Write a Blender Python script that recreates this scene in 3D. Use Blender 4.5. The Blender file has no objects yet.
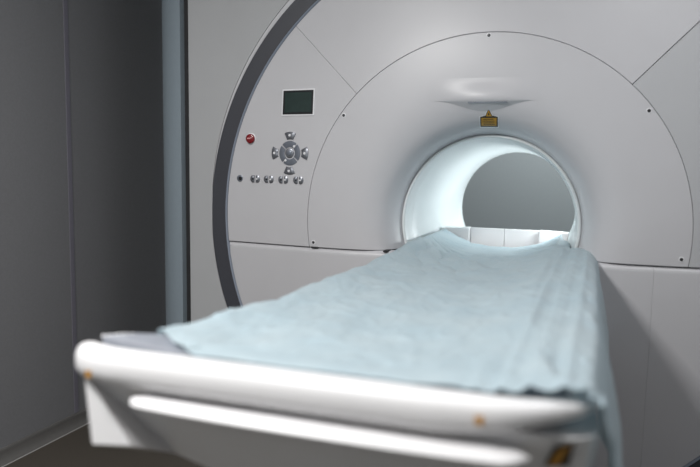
import bpy, bmesh, math, random
from mathutils import Vector, Matrix, noise
PI = math.pi
col = bpy.context.scene.collection
AX = 1.11                      # height of the bore axis above the floor
random.seed(4)

# ------------------------------------------------------------------ materials
def mat(name, color, rough=.5, metal=0., noise_amt=0., noise_scale=40., bump=0., bump_scale=200., coat=0., emit=None, emit_strength=0.):
    m = bpy.data.materials.new(name); m.use_nodes = True
    nt = m.node_tree; b = nt.nodes['Principled BSDF']
    b.inputs['Base Color'].default_value = (*color, 1)
    b.inputs['Roughness'].default_value = rough
    b.inputs['Metallic'].default_value = metal
    b.inputs['Coat Weight'].default_value = coat
    if emit:
        b.inputs['Emission Color'].default_value = (*emit, 1)
        b.inputs['Emission Strength'].default_value = emit_strength
    tc = nt.nodes.new('ShaderNodeTexCoord')
    if noise_amt:
        n = nt.nodes.new('ShaderNodeTexNoise'); n.inputs['Scale'].default_value = noise_scale
        n.inputs['Detail'].default_value = 6
        nt.links.new(tc.outputs['Object'], n.inputs['Vector'])
        r = nt.nodes.new('ShaderNodeValToRGB')
        r.color_ramp.elements[0].position = .3; r.color_ramp.elements[1].position = .7
        r.color_ramp.elements[0].color = (*[c*(1-noise_amt) for c in color], 1)
        r.color_ramp.elements[1].color = (*[min(1, c*(1+noise_amt)) for c in color], 1)
        nt.links.new(n.outputs['Fac'], r.inputs['Fac'])
        nt.links.new(r.outputs['Color'], b.inputs['Base Color'])
    if bump:
        n2 = nt.nodes.new('ShaderNodeTexNoise'); n2.inputs['Scale'].default_value = bump_scale
        nt.links.new(tc.outputs['Object'], n2.inputs['Vector'])
        bp = nt.nodes.new('ShaderNodeBump'); bp.inputs['Strength'].default_value = bump
        bp.inputs['Distance'].default_value = .001
        nt.links.new(n2.outputs['Fac'], bp.inputs['Height'])
        nt.links.new(bp.outputs['Normal'], b.inputs['Normal'])
    return m

M = dict(
    shell=mat('shell_paint', (.57, .565, .585), .38, noise_amt=.012, noise_scale=6, bump=.05, bump_scale=900),
    panel_right=mat('panel_falloff_tone', (.50, .505, .52), .38, noise_amt=.012, noise_scale=6),  # shell paint darkened: weaker light on the right panel put into the colour
    frame=mat('frame_falloff_tone', (.43, .435, .445), .42, noise_amt=.012, noise_scale=6),  # shell grey darkened, stands in for light falling off towards the edges
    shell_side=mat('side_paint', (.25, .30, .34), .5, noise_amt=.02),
    band=mat('band_grey', (.050, .052, .063), .5, noise_amt=.02),
    band_edge=mat('band_edge', (.24, .27, .33), .4, noise_amt=.02),
    dark=mat('dark_gap', (.02, .02, .022), .7, noise_amt=.05),
    bore=mat('bore_plastic', (.78, .82, .83), .35, noise_amt=.01, noise_scale=8),
    table=mat('table_plastic', (.80, .79, .80), .35, noise_amt=.01, noise_scale=8),
    pad=mat('pad_grey', (.23, .245, .28), .6, noise_amt=.05),
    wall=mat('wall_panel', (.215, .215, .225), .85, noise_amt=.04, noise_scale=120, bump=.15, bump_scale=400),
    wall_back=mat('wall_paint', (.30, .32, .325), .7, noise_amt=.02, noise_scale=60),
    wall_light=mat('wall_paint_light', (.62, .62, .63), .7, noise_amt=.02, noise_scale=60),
    trim=mat('trim_grey', (.21, .20, .24), .5, noise_amt=.03),
    base=mat('baseboard_grey', (.13, .125, .12), .5, noise_amt=.04),
    baseline=mat('sealant', (.42, .41, .40), .6, noise_amt=.03),
    floor=mat('floor_vinyl', (.068, .058, .047), .6, noise_amt=.30, noise_scale=260, bump=.1),
    ceiling=mat('ceiling_tile', (.7, .7, .7), .8, noise_amt=.02),
    metal=mat('button_silver', (.27, .28, .31), .36, .8, noise_amt=.05),
    metal_flat=mat('button_grey', (.21, .23, .27), .32, .5, noise_amt=.03),
    red=mat('red_plastic', (.20, .005, .010), .25, noise_amt=.03, coat=.4),
    red_mark=mat('red_mark', (.75, .35, .35), .4, noise_amt=.03),
    white=mat('white_bezel', (.80, .80, .82), .35, noise_amt=.01),
    black=mat('black_bezel', (.010, .011, .013), .3, noise_amt=.05),
    screen=mat('lcd_glass', (.022, .040, .036), .12, noise_amt=.1),
    yellow=mat('label_yellow', (.50, .27, .02), .5, noise_amt=.10, noise_scale=90),
    ink=mat('label_ink', (.035, .03, .02), .6, noise_amt=.05),
    amber=mat('sticker_amber', (.55, .26, .03), .5, noise_amt=.2, noise_scale=60),
    screw=mat('screw_dark', (.06, .06, .065), .35, .6, noise_amt=.05),
    lampbody=mat('lamp_frame', (.7, .7, .7), .5, noise_amt=.01),
)
def sheet_mat():
    m = bpy.data.materials.new('sheet_nonwoven'); m.use_nodes = True
    nt = m.node_tree; b = nt.nodes['Principled BSDF']; out = nt.nodes['Material Output']
    b.inputs['Roughness'].default_value = .55
    b.inputs['Sheen Weight'].default_value = .2
    tc = nt.nodes.new('ShaderNodeTexCoord')
    n = nt.nodes.new('ShaderNodeTexNoise'); n.inputs['Scale'].default_value = 9; n.inputs['Detail'].default_value = 5
    nt.links.new(tc.outputs['Object'], n.inputs['Vector'])
    r = nt.nodes.new('ShaderNodeValToRGB')
    r.color_ramp.elements[0].position = .3; r.color_ramp.elements[1].position = .75
    r.color_ramp.elements[0].color = (.535, .655, .715, 1); r.color_ramp.elements[1].color = (.61, .705, .745, 1)
    nt.links.new(n.outputs['Fac'], r.inputs['Fac']); nt.links.new(r.outputs['Color'], b.inputs['Base Color'])
    # fine crinkle of thin non-woven fabric
    mp = nt.nodes.new('ShaderNodeMapping'); mp.inputs['Scale'].default_value = (22, 60, 30)
    nt.links.new(tc.outputs['Object'], mp.inputs['Vector'])
    n2 = nt.nodes.new('ShaderNodeTexNoise'); n2.inputs['Scale'].default_value = 1; n2.inputs['Detail'].default_value = 4
    n2.inputs['Distortion'].default_value = 1.2
    nt.links.new(mp.outputs['Vector'], n2.inputs['Vector'])
    bp = nt.nodes.new('ShaderNodeBump'); bp.inputs['Strength'].default_value = .5; bp.inputs['Distance'].default_value = .004
    nt.links.new(n2.outputs['Fac'], bp.inputs['Height']); nt.links.new(bp.outputs['Normal'], b.inputs['Normal'])
    tr = nt.nodes.new('ShaderNodeBsdfTranslucent'); tr.inputs['Color'].default_value = (.62, .74, .78, 1)
    tp = nt.nodes.new('ShaderNodeBsdfTransparent'); tp.inputs['Color'].default_value = (.9, .95, .96, 1)
    mx = nt.nodes.new('ShaderNodeMixShader'); mx.inputs[0].default_value = .30
    nt.links.new(b.outputs[0], mx.inputs[1]); nt.links.new(tr.outputs[0], mx.inputs[2])
    mx2 = nt.nodes.new('ShaderNodeMixShader'); mx2.inputs[0].default_value = .06
    nt.links.new(mx.outputs[0], mx2.inputs[1]); nt.links.new(tp.outputs[0], mx2.inputs[2])
    nt.links.new(mx2.outputs[0], out.inputs['Surface'])
    return m
M['sheet'] = sheet_mat()

# ------------------------------------------------------------------ helpers
def obj(name, verts, faces, m, parent=None, smooth=True, bevel=0, recalc=True, angle=40):
    me = bpy.data.meshes.new(name); me.from_pydata([tuple(v) for v in verts], [], faces)
    bm = bmesh.new(); bm.from_mesh(me)
    bmesh.ops.remove_doubles(bm, verts=bm.verts, dist=1e-6)
    if recalc: bmesh.ops.recalc_face_normals(bm, faces=bm.faces)
    bm.to_mesh(me); bm.free()
    me.materials.append(m)
    if smooth:
        for p in me.polygons: p.use_smooth = True
    o = bpy.data.objects.new(name, me); col.objects.link(o)
    if parent: o.parent = parent
    if bevel:
        b = o.modifiers.new('bevel', 'BEVEL'); b.width = bevel; b.segments = 3
        b.limit_method = 'ANGLE'; b.angle_limit = math.radians(40)
    if smooth:
        me.set_sharp_from_angle(angle=math.radians(angle))
    return o
def empty(name, loc, label, cat, group=None):
    o = bpy.data.objects.new(name, None); col.objects.link(o); o.location = loc
    o['label'] = label; o['category'] = cat
    if group: o['group'] = group
    return o
def struct(o): o['kind'] = 'structure'; return o
def box_data(x0, x1, y0, y1, z0, z1):
    v = [(x, y, z) for x in (x0, x1) for y in (y0, y1) for z in (z0, z1)]
    f = [(0,1,3,2),(4,6,7,5),(0,4,5,1),(2,3,7,6),(0,2,6,4),(1,5,7,3)]
    return v, f
def box(name, b, m, parent=None, bevel=0, smooth=True):
    v, f = box_data(*b); return obj(name, v, f, m, parent, smooth, bevel)
def grid_faces(nu, nv, off=0):
    return [(off+i*nv+j, off+(i+1)*nv+j, off+(i+1)*nv+j+1, off+i*nv+j+1) for i in range(nu-1) for j in range(nv-1)]
def folded_grid(name, P, m, parent=None, fold=.02, bevel=.0015, foldvec=(0, 1, 0)):
    """grid of points P[i][j] whose border is folded back so the panel has real thickness"""
    nu, nv = len(P), len(P[0])
    verts = [Vector(p) for r in P for p in r]; faces = grid_faces(nu, nv)
    loop = [(i, 0) for i in range(nu)] + [(nu-1, j) for j in range(1, nv)] + [(i, nv-1) for i in range(nu-2, -1, -1)] + [(0, j) for j in range(nv-2, 0, -1)]
    base = len(verts); fv = Vector(foldvec)*fold
    for (i, j) in loop: verts.append(Vector(P[i][j]) + fv)
    n = len(loop)
    for k in range(n):
        a = loop[k]; b = loop[(k+1) % n]
        faces.append((a[0]*nv+a[1], b[0]*nv+b[1], base+(k+1) % n, base+k))
    return obj(name, verts, faces, m, parent, bevel=bevel)
def lathe(name, prof, m, parent, n=128, a0=0, a1=2*PI):
    """profile of (r, y) turned about the bore axis"""
    closed = abs(a1-a0-2*PI) < 1e-6
    verts, faces = [], []
    k = n if closed else n+1
    for i in range(k):
        a = a0+(a1-a0)*i/n
        for r, y in prof: verts.append((r*math.cos(a), y, AX+r*math.sin(a)))
    q = len(prof)
    for i in range(n):
        i2 = (i+1) % k
        for j in range(q-1): faces.append((i*q+j, i2*q+j, i2*q+j+1, i*q+j+1))
    return obj(name, verts, faces, m, parent)

# ------------------------------------------------------------------ room
XL, XR, YF, YB, H = -2.02, 2.7, -3.7, 3.1, 2.85
def setting(name, b, m):
    return struct(box(name, b, m, smooth=False))
setting('floor', (XL-.1, XR+.1, YF-.1, YB+.1, -.1, 0), M['floor'])
setting('ceiling', (XL-.1, XR+.1, YF-.1, YB+.1, H, H+.1), M['ceiling'])
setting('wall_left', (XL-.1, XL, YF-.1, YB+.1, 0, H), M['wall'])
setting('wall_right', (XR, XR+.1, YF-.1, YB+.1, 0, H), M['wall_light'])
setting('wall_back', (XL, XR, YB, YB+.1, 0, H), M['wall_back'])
setting('wall_front', (XL, XR, YF-.1, YF, 0, H), M['wall_back'])
# coved baseboard on the left wall, with the pale sealant line at its foot
prof = [(XL, .066), (XL+.006, .066), (XL+.010, .060), (XL+.010, .050), (XL+.014, .030), (XL+.022, .012), (XL+.034, .003), (XL+.034, 0), (XL, 0)]
v = [(x, y, z) for y in (YF, YB) for x, z in prof]; n = len(prof)
f = [(i, (i+1) % n, n+(i+1) % n, n+i) for i in range(n)] + [tuple(range(n)), tuple(range(2*n-1, n-1, -1))]
struct(obj('baseboard_left', v, f, M['base']))
struct(box('trim_2', (XL+.035, XL+.041, YF, YB, .0, .002), M['baseline'], smooth=False))
for nme, y in (('trim_1', 0.0), ('trim_3', -1.25), ('trim_4', 1.25), ('trim_5', -2.5)):
    struct(box(nme, (XL, XL+.003, y-.014, y+.014, .067, H), M['trim'], bevel=.001))

# ------------------------------------------------------------------ scanner
scanner = empty('mri_scanner', (0, .5, 0), 'large off-white ring scanner with round lit bore, dark curved band and control buttons', 'scanner')
def sp(o, parent=None):
    """parent to the scanner keeping world coordinates"""
    o.parent = parent or scanner
    if parent is None or parent is scanner: o.matrix_parent_inverse = Matrix.Translation(-scanner.location)
    return o
KN = [(.353, .088), (.362, .060), (.380, .012), (.410, -.034), (.45, -.060), (.50, -.073), (.58, -.074), (.734, -.060), (.90, -.036), (1.05, -.013), (1.151, .0)]
def dome(r):
    """front surface depth at distance r from the bore axis (monotone cubic through KN)"""
    if r <= KN[0][0]: return KN[0][1]
    if r >= KN[-1][0]: return KN[-1][1]
    for i in range(len(KN)-1):
        if r <= KN[i+1][0]: break
    def sl(k):
        if k <= 0: return (KN[1][1]-KN[0][1])/(KN[1][0]-KN[0][0])
        if k >= len(KN)-1: return (KN[-1][1]-KN[-2][1])/(KN[-1][0]-KN[-2][0])
        return (KN[k+1][1]-KN[k-1][1])/(KN[k+1][0]-KN[k-1][0])
    h = KN[i+1][0]-KN[i][0]; t = (r-KN[i][0])/h
    return ((2*t**3-3*t**2+1)*KN[i][1]+(t**3-2*t**2+t)*h*sl(i)+(-2*t**3+3*t**2)*KN[i+1][1]+(t**3-t**2)*h*sl(i+1))
def surf(x, z):                 # z relative to the bore axis
    return dome(math.hypot(x, z))
def zseam(x): return -.122 + .012*min(1, max(0, (x+1.1)/1.5))
def theta_seam_r(r):            # angle of the seam on the right at radius r
    z = -.113
    for _ in range(3):
        t = math.asin(z/r); z = zseam(r*math.cos(t))
    return math.asin((z+.0010)/r)
def theta_seam_l(r):
    z = -.118
    for _ in range(3):
        t = PI-math.asin(z/r); z = zseam(r*math.cos(t))
    return PI-math.asin((z+.0010)/r)
def polar_panel(name, r0, r1, nr, nt, t0, t1, m=None, bevel=.0018, fold=.03):
    P = []
    for i in range(nr+1):
        r = r0+(r1-r0)*i/nr
        a, b = t0(r), t1(r)
        P.append([(r*math.cos(a+(b-a)*j/nt), dome(r), AX+r*math.sin(a+(b-a)*j/nt)) for j in range(nt+1)])
    return sp(folded_grid(name, P, m or M['shell'], None, fold, bevel))
TL, TR = math.radians(135.5), math.radians(46.2)
g = .0011
bore_cover = polar_panel('bore_cover', .3588, .7335, 64, 160, theta_seam_r, theta_seam_l)
side_l = polar_panel('control_panel', .7350, 1.149, 22, 30, lambda r: TL+.3*g/r, theta_seam_l)
side_t = polar_panel('top_panel', .7350, 1.149, 22, 64, lambda r: TR+g/r, lambda r: TL-.3*g/r)
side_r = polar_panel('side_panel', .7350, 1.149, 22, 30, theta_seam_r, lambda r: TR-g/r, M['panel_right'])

# lower skirt panels, split by two upright joints
def skirt(name, x0, x1, nx):
    P = []; R = .022
    ds = [0, .0025, .006, .011, .016, .022, .03, .05, .08, .12, .2, .3, .45, .6, .8, 1.0]
    for i in range(nx+1):
        x = x0+(x1-x0)*i/nx
        zt = zseam(x)-.0008
        if abs(x) < .372: zt = min(zt, -math.sqrt(.372**2-x*x))
        zb = -math.sqrt(max(0, 1.149**2-x*x)); zb = max(zb, -AX+.002); zb = min(zb, zt-.001)
        L = zt-zb; row = []
        for d in ds:
            d2 = min(d, L) if d < .05 else min(L, .03+(L-.03)*(d-.03)/.97) if L > .03 else L
            z = zt-d2
            y = dome(max(math.hypot(x, z), .52))
            if d2 < R: y += R-math.sqrt(max(0, R*R-(R-d2)**2))
            row.append((x, y, AX+z))
        P.append(row)
    return sp(folded_grid(name, P, M['shell'], None, .04, .001))
skirt('lower_panel', -1.1485, .615, 130)
skirt('lower_panel', .6152, 1.1485, 30)

# dark inner body seen through every joint
prof = [(.372, .118), (.372, .16), (1.149, .16), (1.149, .045), (.80, .02), (.60, .0), (.46, .03), (.40, .09), (.372, .118)]
sp(lathe('inner_frame', [(.372, .13), (.40, .085), (.46, -.01), (.52, -.035), (.734, -.026), (1.05, .02), (1.149, .035), (1.149, .5), (.372, .5), (.372, .13)], M['dark'], None, 96))
for o in [scanner.children[-1]]:
    bm = bmesh.new(); bm.from_mesh(o.data)
    bmesh.ops.bisect_plane(bm, geom=bm.verts[:]+bm.edges[:]+bm.faces[:], plane_co=(0, 0, .004), plane_no=(0, 0, -1), clear_outer=True)
    bm.to_mesh(o.data); bm.free()

# dark curved band and its bright inner edge
def clip_floor(o, z=.003):
    bm = bmesh.new(); bm.from_mesh(o.data)
    bmesh.ops.bisect_plane(bm, geom=bm.verts[:]+bm.edges[:]+bm.faces[:], plane_co=(0, 0, z), plane_no=(0, 0, -1), clear_outer=True)
    bm.to_mesh(o.data); bm.free()
band = sp(lathe('accent_band', [(1.1585, .03), (1.1585, .001), (1.160, -.001), (1.227, -.001), (1.229, .001), (1.229, .03), (1.1585, .03)], M['band'], None, 256)); clip_floor(band)
be = sp(lathe('band_edge', [(1.1505, .03), (1.1505, .002), (1.152, 0), (1.158, -.0035), (1.158, .03), (1.1505, .03)], M['band_edge'], None, 256)); clip_floor(be)

# front frame outside the band; its opening is a slightly larger off-centre circle
HC, HR = .03, 1.229
def hole(t): return HR*math.cos(t), HC+HR*math.sin(t)
def ring_between(name, m, rin, extra, y, thick):
    P = []
    nT = 200
    lo = math.asin((-AX+.004)/1.2345)
    for i in range(nT+1):
        t = lo+(PI-2*lo)*i/nT
        row = []
        a = (rin*math.cos(t), rin*math.sin(t))
        b = hole(t); L = math.hypot(*b)
        bx, bz = b[0]*(L-extra)/L, b[1]*(L-extra)/L
        for k in range(3):
            s = k/2
            row.append((a[0]+(bx-a[0])*s, y, AX+max(-AX+.003, a[1]+(bz-a[1])*s)))
        P.append(row)
    return sp(folded_grid(name, P, m, None, thick, .001))
ring_between('band_bezel', M['shell'], 1.2297, .0022, 0, .02)
FX, FT = 1.345, 1.34
P = []
lo = math.asin((-AX-HC+.004)/HR)
nT = 240
for i in range(nT+1):
    t = lo+(PI-2*lo)*i/nT
    hx, hz = hole(t)
    dx, dz = math.cos(t), math.sin(t)
    s1 = (FX-abs(hx))/max(1e-6, abs(dx))
    s2 = (FT-hz)/dz if dz > 1e-6 else 1e9
    s = min(s1, s2)
    if i in (0, nT): dz = 0; s = s1
    P.append([(hx+dx*s*k/6, 0, AX+max(-AX+.004, hz+dz*s*k/6)) for k in range(7)])
# square the upper corners of the outermost row
for i in range(nT+1):
    x, y, z = P[i][6]
    if abs(abs(x)-FX) < .012 and z-AX > FT-.02: P[i][6] = (math.copysign(FX, x), y, AX+FT)
sp(folded_grid('front_frame', P, M['frame'], None, .035, .004))
# dark rebate behind the frame edge and the wide rounded body behind it
def ring_outline(x, y0, y1, zt):
    return
FB = 1.40
for s in (-1, 1):
    sp(box('frame_rebate', (s*1.26 if s > 0 else -1.388, 1.388 if s > 0 else -1.26, .036, .16, .004, AX+FT-.01), M['dark']))
def body_panel(s):
    pts = [(1.392, .20), (1.392, .035), (1.40, .022)]
    for k in range(0, 17):
        a = PI/2*k/16
        pts.append((1.40+.18*math.sin(a), .20-.18*math.cos(a)))
    pts += [(1.58, .5), (1.58, 1.0), (1.50, 1.16), (1.30, 1.20), (.40, 1.20)]
    P = [[(s*x, y, z) for z in (.004, .8, 1.6, 2.30, 2.42)] for x, y in pts]
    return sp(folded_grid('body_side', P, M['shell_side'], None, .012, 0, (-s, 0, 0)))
body_panel(-1); body_panel(1)
sp(box('body_top', (-1.56, 1.56, .04, 1.18, 2.425, 2.46), M['shell'], bevel=.01))
# bore: bright lip, entry band, groove, tapering tube, rear flare
sp(lathe('bore_lip', [(.365, .125), (.3585, .1), (.3583, .0700), (.3565, .0665), (.3535, .0640), (.3495, .0640), (.3460, .0670), (.3435, .0740), (.3425, .085), (.3418, .102), (.3345, .1465), (.345, .1465), (.365, .125)], M['bore'], None, 192))
sp(lathe('bore_tube', [(.345, .1495), (.3350, .1495), (.3338, .152), (.330, .25), (.322, .45), (.311, .75), (.302, 1.0), (.300, 1.08), (.304, 1.13), (.33, 1.18), (.40, 1.215), (.46, 1.22), (.46, 1.19), (.35, 1.1), (.345, .149)], M['bore'], None, 192))

# dark clips and screws in the joints
def disc_part(name, x, z, r, h, m, parent=None, seg=24, y=None, dome_r=0):
    """round part standing on the front surface at x, z (z relative to the axis)"""
    ys = surf(x, z) if y is None else y
    prof = [(r, 0), (r, -h*.7), (r*.86, -h), (0, -h-dome_r)] if not dome_r else [(r, 0)]+[(r*math.cos(a), -h-dome_r*math.sin(a)) for a in [PI/2*k/6 for k in range(7)]]
    verts, faces = [], []
    q = len(prof)
    for i in range(seg):
        a = 2*PI*i/seg
        for rr, yy in prof: verts.append((x+rr*math.cos(a), ys+yy, AX+z+rr*math.sin(a)))
    for i in range(seg):
        for j in range(q-1): faces.append((i*q+j, ((i+1) % seg)*q+j, ((i+1) % seg)*q+j+1, i*q+j+1))
    o = obj(name, verts, faces, m)
    return sp(o, parent) if parent is None else childof(o, parent)
def childof(o, parent):
    o.parent = parent
    return o
for x, z in ((-.577, .429), (-.002, .722), (.568, .438), (-.705, -.098), (.702, -.082)):
    w = disc_part('screw', x, z, .0095, .0012, M['white'])
    w['label'] = 'small dark screw in a pale ring'
    sh = obj('screw_head', *( (lambda q: (q[0], q[1]))(([ (x+.0062*math.cos(a*PI/8), surf(x, z)-.0022, AX+z+.0062*math.sin(a*PI/8)) for a in range(16)] + [(x, surf(x, z)-.003, AX+z)], [(k, (k+1) % 16, 16) for k in range(16)]))), M['screw'])
    childof(sh, w)
for x, w in ((-.70, .03), (-.385, .018), (.405, .018)):
    z = zseam(x); y = surf(x, z)
    yy = min(y, dome(max(.52, math.hypot(x, z))))
    sp(box('seam_clip', (x-w/2, x+w/2, yy-.003, yy+.05, AX+z-.003, AX+z+.003), M['dark'], bevel=.0008))

# brow with positioning light above the bore
NB = 40; P = []
for i in range(NB+1):
    u = -1+2*i/NB; x = -.008+.200*u
    c = math.cos(u*PI/2)**2; cb = max(0, math.cos(min(1, abs(u)/.92)*PI/2))**1.9
    ztop = .480; row = []
    for k in range(9):
        t = k/8; z = ztop+.085*(1-t); row.append((x, surf(x, z)-.0006-.024*c*(t*t*(3-2*t)), AX+z))
    for k in range(1, 8):
        t = k/7; z = ztop-.0015-.0375*cb*t
        row.append((x, surf(x, z)-.0006-.024*c*(1-t)**1.0*(1-.25*t), AX+z))
    P.append(row)
brow = sp(folded_grid('positioning_light_brow', P, M['shell'], None, .004, 0))
wz = .4725
childof(box('light_window', (-.068, .078, surf(0, wz)-.0225, surf(0, wz)-.012, AX+wz-.0016, AX+wz+.0016), M['metal_flat']), brow)

# warning label: triangle over a rectangle, black border, lettering strokes
def flat(name, pts, m, parent, off, th=.0006):
    """thin patch following the curved front surface; pts is an outline that is convex in z"""
    zs = [p[1] for p in pts]; z0, z1 = min(zs), max(zs)
    lv = sorted(set([z0, z1]+[z for z in zs]+[z0+(z1-z0)*k/10 for k in range(1, 10)]))
    n = len(pts); L = []
    for z in lv:
        xs_ = []
        for k in range(n):
            a, b = pts[k], pts[(k+1) % n]
            if abs(a[1]-b[1]) < 1e-9:
                if abs(z-a[1]) < 1e-9: xs_ += [a[0], b[0]]
            elif min(a[1], b[1])-1e-9 <= z <= max(a[1], b[1])+1e-9:
                xs_.append(a[0]+(b[0]-a[0])*(z-a[1])/(b[1]-a[1]))
        L.append((min(xs_)-1e-5, max(xs_)+1e-5, z))
    P = [[(a+(b-a)*k/3, surf(a+(b-a)*k/3, z)-off, AX+z) for k in range(4)] for a, b, z in L]
    o = folded_grid(name, P, m, None, th, 0)
    return sp(o) if parent is None else childof(o, parent)
def outline(e):
    # label outline grown by e; label centre x .003
    zb, zt = .3845-e, .4205+e
    return [(-.031-e, zb), (.036+e, zb), (.0405+e, zt), (.0215+e*.6, zt), (.0065, .4520+e*1.6), (-.0085-e*.6, zt), (-.0265-e, zt)]
lab = flat('warning_label', outline(.0028), M['white'], None, .0016)
flat('label_border', outline(0), M['ink'], lab, .0022)
flat('label_field', [(-.0265, .3885), (.0315, .3885), (.0355, .4165), (-.0220, .4165)], M['yellow'], lab, .0028)
flat('label_triangle', [(-.0045, .4225), (.0175, .4225), (.0065, .4445)], M['yellow'], lab, .0028)
flat('warning_symbol', [(.0045, .4255), (.0085, .4255), (.0095, .4310), (.0065, .4370), (.0035, .4310)], M['ink'], lab, .0034)
for k in range(4):
    z = .3915+.0063*k
    flat('label_text', [(-.019+.002*(k % 2), z), (.026-.003*(k % 2), z), (.026-.003*(k % 2), z+.0020), (-.019+.002*(k % 2), z+.0020)], M['ink'], lab, .0034)

# ---- control panel
def q(pts, name, m, parent, off, th): return flat(name, pts, m, parent, off, th)
cp = side_l
dc = (-.793, .486); dw, dh = .0730, .0500
def rect(cx, cz, w, h): return [(cx-w, cz-h), (cx+w, cz-h), (cx+w, cz+h), (cx-w, cz+h)]
def tiltflat(name, cx, cz, w, h, m, parent, off, th):
    n = 4; pts = rect(cx, cz, w, h)
    y0 = surf(dc[0], dc[1]); sx = (surf(dc[0]+.05, dc[1])-surf(dc[0]-.05, dc[1]))/.1; sz = (surf(dc[0], dc[1]+.05)-surf(dc[0], dc[1]-.05))/.1
    yy = lambda x, z: y0+sx*(x-dc[0])+sz*(z-dc[1])
    vs = [(x, yy(x, z)-off, AX+z) for x, z in pts]+[(x, yy(x, z)-off+th, AX+z) for x, z in pts]
    fs = [(0,1,2,3), (7,6,5,4)]+[(i, (i+1) % n, n+(i+1) % n, n+i) for i in range(n)]
    return obj(name, vs, fs, m, smooth=False, bevel=.001)
childof(tiltflat('display_bezel', *dc, dw+.006, dh+.006, M['white'], cp, .003, .006), cp)
childof(tiltflat('display_frame', *dc, dw, dh, M['black'], cp, .0042, .003), cp)
childof(tiltflat('display_screen', dc[0]+.001, dc[1], dw-.0085, dh-.008, M['screen'], cp, .0052, .002), cp)

def arc_button(name, cx, cz, r0, r1, a0, a1, h, m, bulge=0, n=12):
    """ring-segment key with raised rounded top"""
    P = []
    for i in range(n+1):
        a = a0+(a1-a0)*i/n
        row = []
        for k in range(6):
            s = k/5; r = r0+(r1-r0)*s
            edge = min(1, 3*min(s, 1-s)+.25)*min(1, 3*min(i/n, 1-i/n)+.25)
            x, z = cx+r*math.cos(a), cz+r*math.sin(a)
            row.append((x, surf(x, z)-h*.6-(h*.4+bulge)*edge, AX+z))
        P.append(row)
    o = folded_grid(name, P, m, None, h, 0)
    return childof(o, cp)
ex, ez = -1.026, .334
e1 = disc_part('emergency_stop_bezel', ex, ez, .0245, .004, M['white'], cp); 
disc_part('emergency_stop_button', ex, ez, .0205, .008, M['red'], cp, 32, surf(ex, ez)-.003, .005)
for k, (a, b) in enumerate(((-.011, -.002), (-.001, .005), (.006, .011))):
    yb = surf(ex, ez)-.0170
    vv, ff = box_data(ex+a, ex+b, yb, yb+.003, AX+ez-.001+.003*(k == 2), AX+ez+.004+.003*(k == 2))
    childof(obj('stop_mark', vv, ff, M['red_mark'], smooth=False), cp)
px, pz = -.826, .2735
for k in range(4):
    a = PI/2*k+math.radians(50)
    arc_button('direction_key', px, pz, .0260, .0515, a+.06, a+PI/2-.06, .004, M['metal_flat'])
disc_part('centre_key', px, pz, .0205, .004, M['metal'], cp, 28, None, .003)
disc_part('centre_key_cap', px, pz, .0115, .004, M['metal_flat'], cp, 24, surf(px, pz)-.004, .002)
for k in range(4):
    a = PI/2*k
    ox, oz = px+.028*math.cos(a), pz+.028*math.sin(a)
    arc_button('outer_key', ox, oz, .0315, .062, a-.46, a+.46, .005, M['metal'], .002)
    kx, kz = px+.075*math.cos(a), pz+.075*math.sin(a)
    disc_part('key_light', kx, kz, .006, .009, M['white'], cp, 16)
for a in (math.radians(52), math.radians(238)):
    kx, kz = px+.036*math.cos(a), pz+.036*math.sin(a)
    disc_part('key_light', kx, kz, .0055, .0062, M['white'], cp, 16)
rz = .1605
rb = disc_part('key_switch', -1.081, rz, .0150, .003, M['metal_flat'], cp, 24)
disc_part('key_slot', -1.079, rz, .0085, .0055, M['black'], cp, 16)
for cx in (-1.000, -.929, -.855, -.780):
    for s in (-1, 1):
        n = 14; pts = []
        for i in range(n+1):
            a = (PI/2+PI*i/n) if s < 0 else (-PI/2+PI*i/n)
            pts.append((cx+s*.0125+.0115*math.cos(a), rz+.0155*math.sin(a)))
        pts += [(cx+s*.003, rz+s*.0155), ] if False else []
        flatpts = pts
        c = (cx+s*.0125, rz)
        # half-round key with squared inner side
        inner = [(cx+s*.0045, rz-s*.0155), (cx+s*.0045, rz+s*.0155)] if s > 0 else [(cx+s*.0045, rz-.0155), (cx+s*.0045, rz+.0155)]
        ring = pts+( [(cx+.0045, rz+.0155), (cx+.0045, rz-.0155)] if s > 0 else [(cx-.0045, rz-.0155), (cx-.0045, rz+.0155)])
        N = len(ring); y0 = surf(*c)
        vs = [(x, y0+.002, AX+z) for x, z in ring]+[(x, y0-.004, AX+z) for x, z in ring]+[(c[0]+(x-c[0])*.6, y0-.0065, AX+c[1]+(z-c[1])*.6) for x, z in ring]+[(c[0], y0-.0072, AX+c[1])]
        fs = [(i, (i+1) % N, N+(i+1) % N, N+i) for i in range(N)]+[(N+i, N+(i+1) % N, 2*N+(i+1) % N, 2*N+i) for i in range(N)]+[(2*N+i, 2*N+(i+1) % N, 3*N) for i in range(N)]
        childof(obj('function_key', vs, fs, M['metal']), cp)
        disc_part('key_mark', c[0]-s*.002, rz, .0045, .0075, M['white'] if s > 0 else M['black'], cp, 10)

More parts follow.
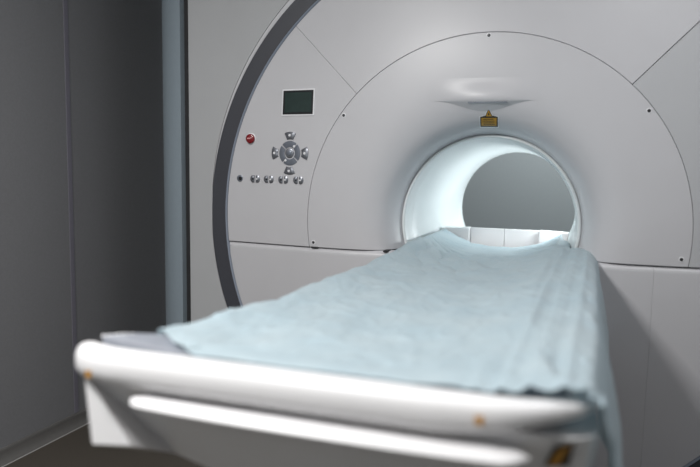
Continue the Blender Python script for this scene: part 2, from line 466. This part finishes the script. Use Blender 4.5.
# ------------------------------------------------------------------ patient table
table = empty('patient_table', (0, -.9, 0), 'white patient table with rounded foot-end rail, running into the scanner bore', 'table')
def tp(o):
    o.parent = table; o.matrix_parent_inverse = Matrix.Translation(-table.location); return o
def tc(o, p):
    o.parent = p; return o
def interp(tab, y):
    if y <= tab[0][0]: return tab[0][1]
    for (a, va), (b, vb) in zip(tab, tab[1:]):
        if y <= b:
            t = (y-a)/(b-a); t = t*t*(3-2*t); return va+(vb-va)*t
    return tab[-1][1]
WR = [(-1.71, .465), (-1.685, .440), (-1.64, .365), (-1.5, .325), (-1.2, .285), (-.8, .268), (.6, .262)]    # half width of the cradle
ZC = [(-1.71, -.098), (-1.2, -.108), (-.3, -.125), (.3, -.142), (.6, -.150)]                    # cradle middle
def halfw(y, side):
    w = interp(WR, y)
    return min(w, .415) if side > 0 else w
def zcradle(x, y):
    w = halfw(y, x); zc = interp(ZC, y); zr = -.075+.008*max(0, min(1, (-1.5-y)/.18))
    a = min(1, abs(x)/w)
    low = .013*max(0, min(1, (-x-.12)/.12))*max(0, min(1, (-y-.05)/.35))*max(0, min(1, (y+1.66)/.12))
    return zc+(zr-zc)*a**2.4-low
# cradle
P = []
NY = 60; ys = [-1.708+(.56+1.708)*(i/NY)**1.5 for i in range(NY+1)]
verts, faces = [], []
cs = []
for y in ys:
    w = halfw(y, 1)-.006; wl = halfw(y, -1)-.006
    ring = []
    for k in range(25):
        x = -wl+(w+wl)*k/24; z = zcradle(x, y)-.009
        if k in (0, 24): z -= .006
        ring.append((x, y, AX+z))
    wb = min(w, .2+(w-.255)*1.0)
    for k in range(7):
        x = min(wb, .36)-2*min(wb, .36)*k/6; ring.append((x, y, AX-.190+.052*max(0, min(1, (-1.35-y)/.15))+(.012 if k in (0, 6) else 0)))
    cs.append(ring)
q_ = len(cs[0])
for r in cs: verts += r
for i in range(len(cs)-1):
    for j in range(q_): faces.append((i*q_+j, i*q_+(j+1) % q_, (i+1)*q_+(j+1) % q_, (i+1)*q_+j))
faces.append(tuple(range(q_))); faces.append(tuple(range((len(cs)-1)*q_+q_-1, (len(cs)-1)*q_-1, -1)))
cradle = tp(obj('cradle', verts, faces, M['table'], bevel=.003))
# grey pad at the foot end of the cradle
P = []
ys2 = [-1.718, -1.714, -1.69, -1.67, -1.64, -1.60, -1.56, -1.5]
for y in ys2:
    w = halfw(y, 1)-.024; wl = halfw(y, -1)-.024
    P.append([(-wl+(w+wl)*k/20, y, AX+zcradle(-wl+(w+wl)*k/20, y)-.0045-(.006 if y == -1.718 or k in (0, 20) else 0)) for k in range(21)])
tp(folded_grid('pad', P, M['pad'], None, .045, .002, (0, 0, -1)))
# head-end board across the bore with its seam and side blocks
hy = .60; hz = -.068
for s in (-1, 1):
    x0, x1 = (.0008, .160) if s > 0 else (-.160, -.0008)
    tp(box('head_board', (x0, x1, hy, hy+.02, AX-.215, AX+hz), M['table'], bevel=.002))
    # side block
    xs0, xs1 = (.162, .272) if s > 0 else (-.272, -.162)
    vv = []
    pts = [(.162, -.19), (.215, -.19), (.2650, -.150), (.288, -.11), (.2960, -.070), (.162, -.066)]
    vs = [(s*x, y, AX+z) for y in (hy-.03, hy+.03) for x, z in pts]; n = len(pts)
    fs = [tuple(range(n)), tuple(range(2*n-1, n-1, -1))]+[(i, (i+1) % n, n+(i+1) % n, n+i) for i in range(n)]
    tp(obj('side_block', vs, fs, M['table'], bevel=.004))
tp(box('block_handle', (-.292, -.262, hy-.075, hy-.035, AX-.098, AX-.080), M['table'], bevel=.006))
# wide deck under the cradle
def loft(name, sections, m, bevel=0, cap=True, parent=None):
    qn = len(sections[0]); vs = [p for s in sections for p in s]; fs = []
    for i in range(len(sections)-1):
        for j in range(qn): fs.append((i*qn+j, i*qn+(j+1) % qn, (i+1)*qn+(j+1) % qn, (i+1)*qn+j))
    if cap: fs.append(tuple(range(qn))); fs.append(tuple(range(len(vs)-1, len(vs)-qn-1, -1)))
    return tp(obj(name, vs, fs, m, bevel=bevel))
deck_sec = [(-.34, -.152), (-.26, -.150), (-.20, -.195), (.20, -.195), (.26, -.150), (.405, -.132), (.422, -.144), (.420, -.20), (.39, -.29), (.30, -.31), (-.30, -.31), (-.34, -.29), (-.36, -.22), (-.36, -.165)]
loft('deck', [[(x, y, AX+z) for x, z in deck_sec] for y in (-1.46, -1.2, -.6, -.115)], M['table'], .006)
# foot-end body: faceted hull with chamfered lower corners
top = [(-.44, -1.44), (-.462, -1.735), (-.460, -1.747), (-.455, -1.752), (0, -1.758), (.40, -1.750), (.430, -1.730), (.440, -1.70), (.425, -1.44)]
bot = [(-.40, -1.44), (-.438, -1.700), (-.432, -1.762), (-.362, -1.742), (0, -1.575), (.370, -1.620), (.400, -1.67), (.412, -1.68), (.41, -1.44)]
def hull_pt(i, t):
    x = top[i][0]+(bot[i][0]-top[i][0])*t; y = top[i][1]+(bot[i][1]-top[i][1])*t
    zt = -.140; zb = -.272 if i in (2, 3) else -.29 if i < 4 else -.45 if i == 4 else -.33
    return Vector((x, y, AX+zt+(zb-zt)*t))
rows = []
for t in [k/10 for k in range(11)]:
    base = [hull_pt(i, t) for i in range(9)]; row = []
    for i, p in enumerate(base):
        row.append(p)
        if i in (3, 4):
            # beside the flat cheek the front face turns under at once
            a = p if i == 4 else Vector((-.4545+.108*t, -1.752+.125*t, AX-.14-.190*t))
            if i == 3: row.append(a)
            for k in range(1, 12): row.append(a.lerp(base[i+1], k/12))
    rows.append(row)
n = len(rows[0]); vs = [p for r in rows for p in r]; fs = grid_faces(11, n)
for k in range(10): fs.append((k*n, k*n+n-1, (k+1)*n+n-1, (k+1)*n))
fs += [tuple(range(n)), tuple(range(10*n+n-1, 10*n-1, -1))]
foot = tp(obj('foot_end_body', vs, fs, M['table'], angle=22))
# rounded rail: rounded bar following the end and both corners
def rail(name, path, ry, rz_, zc, m, n=20):
    secs = []
    L = len(path)
    for i, p in enumerate(path):
        a = Vector(path[max(0, i-1)]); b = Vector(path[min(L-1, i+1)])
        d = (b-a).normalized(); nn = Vector((-d.y, d.x))
        k = p[2] if len(p) > 2 else 1
        ring = []
        for j in range(n):
            t = 2*PI*j/n
            c, s_ = math.cos(t), math.sin(t)
            ex_ = abs(c)**.75*(1 if c > 0 else -1); ez_ = abs(s_)**.75*(1 if s_ > 0 else -1)
            ring.append((p[0]+nn.x*ry*k*ex_, p[1]+nn.y*ry*k*ex_, AX+zc(i/(L-1))+rz_*k*ez_))
        secs.append(ring)
    return loft(name, secs, m)
def corner_path(xc, yfront, yback, R, ns=10, nl=20):
    pts = [(-xc, yback)]
    for i in range(4): pts.append((-xc, yback+(yfront+R-yback)*(i+1)/5))
    for i in range(ns+1):
        a = PI+PI/2*i/ns; pts.append((-xc+R+R*math.cos(a), yfront+R+R*math.sin(a)))
    for i in range(1, nl): pts.append((-xc+R+(2*xc-2*R)*i/nl, yfront-.008*math.sin(PI*i/nl)))
    for i in range(ns+1):
        a = 3*PI/2+PI/2*i/ns; pts.append((xc-R+R*math.cos(a), yfront+R+R*math.sin(a)))
    for i in range(4): pts.append((xc, yfront+R+(yback-yfront-R)*(i+1)/4))
    return [Vector((p[0], p[1])) for p in pts]
def rail_data():
    secs = []
    xs = [-.487+.919*i/60 for i in range(61)]
    for i, x in enumerate(xs):
        e = min(1, (x+.489)/.030) if x < 0 else min(1, (.4335-x)/.012)
        k = math.sqrt(max(.03, 1-(1-e)**2))
        tpr = max(0, (x-.20)/.24)                      # the rail thins out towards the right corner
        y = -1.754+(.030*max(0, (-x-.36)/.12)**2 if x < 0 else .055*max(0, (x-.28)/.16)**2)
        hz, hy2 = .0315*k*(1-.72*tpr**1.4), .030*k*(1-.35*tpr)
        zc = -.090-.0315*(1-.72*tpr**1.4)
        ring = []
        for j in range(28):
            t = 2*PI*j/28; c, s_ = math.cos(t), math.sin(t)
            ring.append((x, y+hy2*abs(c)**.8*(1 if c > 0 else -1), AX+zc+hz*abs(s_)**.8*(1 if s_ > 0 else -1)))
        secs.append(ring)
    return secs
rl = loft('rail', rail_data(), M['table'])
# narrower grip lip below the rail, ends rounded
ps = []
for i in range(41):
    t = i/40; x = -.345+.69*t
    e = min(t, 1-t)*41/1.2
    k = math.sqrt(max(0.02, 1-(1-min(1, e/2))**2))
    ps.append((x, -1.772+.012*abs(2*t-1)**3, k))
def rail3(name, ps, ry, rz_, zf, m, n=18):
    secs = []
    for i, (x, y, k) in enumerate(ps):
        ring = []
        for j in range(n):
            t = 2*PI*j/n
            ring.append((x, y+ry*k*math.cos(t), AX+zf(i/(len(ps)-1))+rz_*k*math.sin(t)))
        secs.append(ring)
    return loft(name, secs, m)
rail3('grip_lip', ps, .032, .0105, lambda t: -.174, M['table'])
# stickers
def sticker(name, pts, m, parent):
    o = obj(name, pts, [(0, 1, 2, 3)], m, smooth=False)
    s = o.modifiers.new('solid', 'SOLIDIFY'); s.thickness = .0008; s.offset = 0
    return tc(o, parent)
for x, z in ((-.424, -.134), (.274, -.117)):
    y = -1.7845 if x > 0 else -1.7775
    o = sticker('sticker', [(x-.006, y, AX+z-.007), (x+.006, y, AX+z-.007), (x+.006, y-.0005, AX+z+.006), (x-.006, y-.0005, AX+z+.006)], M['amber'], rl)
    o['label'] = 'small amber warning sticker on the rail'
def hp(x, t):
    """point on the foot-end body face at x, t down"""
    y = -1.753+(.130)*t
    zb = -.330-.12*(1-abs(x)/.392)
    return Vector((x, y-.004, AX-.14+(zb+.14)*t))
lb = sticker('warning_sticker', [hp(.362, .30), hp(.398, .28), hp(.406, .0), hp(.378, .08)], M['ink'], foot)
lb['label'] = 'dark and amber warning sticker on the foot end'
sticker('warning_sticker_field', [hp(.368, .285)+Vector((0, -.001, 0)), hp(.384, .275)+Vector((0, -.001, 0)), hp(.400, .04)+Vector((0, -.001, 0)), hp(.384, .12)+Vector((0, -.001, 0))], M['amber'], foot)
# pedestal
def rr(hx, hy_, r, cy, z, n=6):
    out = []
    for sx, sy, a0 in ((1, 1, 0), (-1, 1, PI/2), (-1, -1, PI), (1, -1, 3*PI/2)):
        for k in range(n+1):
            a = a0+PI/2*k/n; out.append((sx*(hx-r)+r*math.cos(a), cy+sy*(hy_-r)+r*math.sin(a), z))
    return out
loft('pedestal', [rr(.27, .42, .05, -.62, .03), rr(.255, .40, .05, -.62, .2), rr(.24, .38, .05, -.62, .6), rr(.25, .42, .05, -.62, .805)], M['table'], 0)
loft('foot_plate', [rr(.33, .48, .06, -.62, .001), rr(.33, .48, .06, -.62, .024), rr(.32, .47, .06, -.62, .032)], M['table'], 0)

# ------------------------------------------------------------------ draped sheet
def fbm(x, y, z=0): return noise.noise(Vector((x, y, z)))
NYs, NU = 300, 230
U0, U1 = -.50, .92       # arc length across: left edge .. right hanging edge
def cross(y):
    """polyline (x, z) of the sheet at depth y, from the left edge to the right edge"""
    wl, w = halfw(y, -1)+.002, halfw(y, 1)+.002
    inb = max(0, min(1, (y-.00)/.09))          # inside the bore the sheet is kept to the cradle
    nearb = max(0, min(1, (-1.20-y)/.4))
    pts = []
    lz, lx = -.112, wl+.055
    lx = lx*(1-inb)+(wl+.008)*inb; lz = lz*(1-inb)+(-.10)*inb
    k_ = max(0, min(1, (-1.15-y)/.3)); lx = lx*(1-k_)+(wl+.010)*k_; lz = lz*(1-k_)-.092*k_
    pts.append((-lx, lz)); pts.append((-(wl+lx)/2, (lz+zcradle(-wl, y))/2+.004))
    for k in range(0, 33):
        a = -1+2*k/32; x = a*(w if a > 0 else wl); pts.append((x, zcradle(x, y)))
    spread = .044*(1-max(0, min(1, (y-.25)/.2)))+.006
    tgt = (.412+.022*max(0, min(1, -y/1.4)))*(1-inb)+(w+spread)*inb
    e = 1-inb
    for f_, z in ((.12, -.079), (.3, -.080), (.75, -.080), (.92, -.086), (1.0, -.096)):
        pts.append((w+(tgt-w)*f_, z))
    hang = .34*e+.012
    for f_, o_ in ((.06, .012), (.15, .020), (.35, .026), (.6, .032), (1.0, .040)):
        pts.append((tgt+(o_+.030*nearb*f_)*e, -.096-hang*f_))
    return pts
def resample(pts, n):
    d = [0]
    for a, b in zip(pts, pts[1:]): d.append(d[-1]+math.hypot(b[0]-a[0], b[1]-a[1]))
    out = []; k = 0
    for i in range(n):
        s = d[-1]*i/(n-1)
        while k < len(d)-2 and s > d[k+1]: k += 1
        t = (s-d[k])/max(1e-9, d[k+1]-d[k])
        out.append((pts[k][0]+(pts[k+1][0]-pts[k][0])*t, pts[k][1]+(pts[k+1][1]-pts[k][1])*t))
    return out
_c = {}
def cross_at(y):
    k = round(y, 3)
    if k not in _c: _c[k] = resample(cross(k), NU)
    return _c[k]
rows = []
for i in range(NYs+1):
    s = i/NYs
    row = []
    yb = -1.69+(.50+1.69)*s
    cr = resample(cross(yb), NU)
    for j, (x, z) in enumerate(cr):
        pull = .075*max(0, min(1, (-x-.24)/.14))*max(0, 1-s/.12)**2
        if pull > 1e-4: x, z = cross_at(yb+pull)[j]
        # uneven near edge: drawn back at the left corner, hanging lower at the right
        ynear = -1.747+.100*max(0, min(1, (-x-.22)/.15))+.008*fbm(x*9, 3.1)
        if x > .35 and z < -.112: ynear = -1.745+.25*min(.3, -z-.112)
        yfar = .50+.02*fbm(x*12, 9.)
        wgt = max(0, 1-s/.12)
        y = yb+(ynear+1.69)*wgt**2+(yfar-.5)*max(0, (s-.9)/.1)
        # folds
        hangw = max(0, min(1, (-z-.112)/.06)) if x > .30 else 0
        amp = 2.3
        d = 0
        # long pleats running along the right shelf
        if x > .22:
            r_ = max(0, min(1, (x-.24)/.06))*(1-hangw)
            d += r_*.0020*(math.sin(x*150+1.3*fbm(x*4, y*1.2)))*(.6+.4*math.sin(y*1.7+1))
        for x0, a_ in ((.300, .005), (.338, .0045), (.352, .003), (.388, .005)):
            d += a_*math.exp(-((x-x0-.006*fbm(y*1.1, x0*9))/.0075)**2)*max(0, 1-hangw)*max(0, min(1, (-y+.1)*3))
        # wrinkles fanning out from the left bore end
        fx, fy = x+.30, y-.25
        rr_ = math.hypot(fx, fy); an = math.atan2(fx, -fy)
        fan = math.exp(-((rr_-.45)/.40)**2)*max(0, min(1, (.25-x)/.2))
        d += fan*.0185*(abs(math.sin(an*16+2.2*fbm(rr_*5, an*3)))**.7-.5)
        # soft creases everywhere
        d += amp*(.0035*fbm(x*5+2, y*3.2, .3)+.0022*fbm(x*16, y*7, 1.7)+.0010*fbm(x*40+y*12, y*18, 4))
        rid = 1-abs(fbm(x*7+y*2.5, y*4-x*3, 8)); d += .0050*max(0, rid-.80)/.20*(.5+.5*fbm(x*3, y*2, 2))
        rid = 1-abs(fbm(x*11-y*6, y*9+x*5, 12)); d += .0030*max(0, rid-.84)/.16
        # cross tugs
        t1 = fbm(x*3+1, y*9+x*4, 5); d += .0022*(1-abs(t1)*2)**3*max(0, min(1, (y+1.5)))
        zz = z+d*(1-hangw)+.0035
        xx = x+(.012*math.sin(y*9+2*fbm(y*2, 1))+.006*math.sin(y*23))*hangw*min(1, (-z-.11)*6)*(y < 0)
        if y < -1.66 and hangw == 0:
            t = min(1, (-1.66-y)/.045); t = t*t*(3-2*t)
            zz = zz*(1-t)+max(zz, -.0870)*t if x > -.3 else zz
        if y > .02:
            zz = min(zz, z+.006)
            xx = min(xx, .318)
        row.append((xx, y, AX+zz))
    rows.append(row)
verts = [p for r in rows for p in r]
sheet = obj('disposable_sheet', verts, grid_faces(NYs+1, NU), M['sheet'], angle=180)
sheet['label'] = 'thin pale blue disposable sheet, wrinkled, draped over the table'; sheet['category'] = 'sheet'
so = sheet.modifiers.new('solid', 'SOLIDIFY'); so.thickness = .0008; so.offset = 1

# ------------------------------------------------------------------ lights
def overhead_lamp(x, y, sx, sy, power, color, label, size=None):
    t = empty('overhead_light', (x, y, H), label, 'light')
    fr = box('lamp_frame', (-sx/2-.03, sx/2+.03, -sy/2-.03, sy/2+.03, -.03, 0), M['lampbody'], t, bevel=.004)
    l = bpy.data.lights.new('lamp', 'AREA'); l.shape = 'RECTANGLE'; l.size = sx; l.size_y = sy; l.energy = power; l.color = color
    o = bpy.data.objects.new('lamp', l); col.objects.link(o); o.parent = t; o.location = (0, 0, -.034)
    return o
overhead_lamp(-.95, -2.55, .42, .42, 88, (1, .99, .97), 'square ceiling lamp in front of the scanner, left of the table')
overhead_lamp(1.1, -1.2, 1.1, 1.1, 17, (.97, .98, 1), 'large added fill light, unseen, in front of the scanner, right of the table')  # unseen fill light, added to lift the shadows
overhead_lamp(.3, 2.2, .6, .6, 62, (.92, .98, 1), 'added light for the back wall, unseen, behind the scanner')  # unseen light, added to brighten the back wall behind the bore
# strip lamp let into the side of the bore
l = bpy.data.lights.new('bore_lamp', 'AREA'); l.shape = 'RECTANGLE'; l.size = .60; l.size_y = .04; l.energy = 3.1; l.color = (.93, .99, 1)
o = bpy.data.objects.new('bore_lamp', l); col.objects.link(o)
o.location = (.283, .74, AX+.04)
o.rotation_euler = Vector((-.97, 0, -.15)).to_track_quat('-Z', 'Y').to_euler()
sp(o)
w = bpy.data.worlds.new('world'); bpy.context.scene.world = w; w.use_nodes = True
w.node_tree.nodes['Background'].inputs[0].default_value = (.5, .52, .55, 1)
w.node_tree.nodes['Background'].inputs[1].default_value = .05

# ------------------------------------------------------------------ camera
yaw, pitch, roll = .342527, .106995, .014936
cy, sy, cpp, spp = math.cos(yaw), math.sin(yaw), math.cos(pitch), math.sin(pitch)
fwd = Vector((-sy*cpp, cy*cpp, -spp)); rgt = Vector((cy, sy, 0)); up = rgt.cross(fwd)
r2 = rgt*math.cos(roll)+up*math.sin(roll); u2 = -rgt*math.sin(roll)+up*math.cos(roll)
cam = bpy.data.cameras.new('camera'); co = bpy.data.objects.new('camera', cam); col.objects.link(co)
Rm = Matrix((r2, u2, -fwd)).transposed().to_4x4()
co.matrix_world = Matrix.Translation((.42334, -2.77088, 1.11+.25638)) @ Rm
cam.sensor_width = 36; cam.lens = 36*701.66/700; cam.clip_start = .05
cam.dof.use_dof = True; cam.dof.focus_distance = 2.95; cam.dof.aperture_fstop = 1.5
sc = bpy.context.scene; sc.camera = co
sc.view_settings.view_transform = 'Standard'; sc.view_settings.look = 'None'
sc.view_settings.exposure = 0; sc.view_settings.gamma = 1; sc.view_settings.use_curve_mapping = False
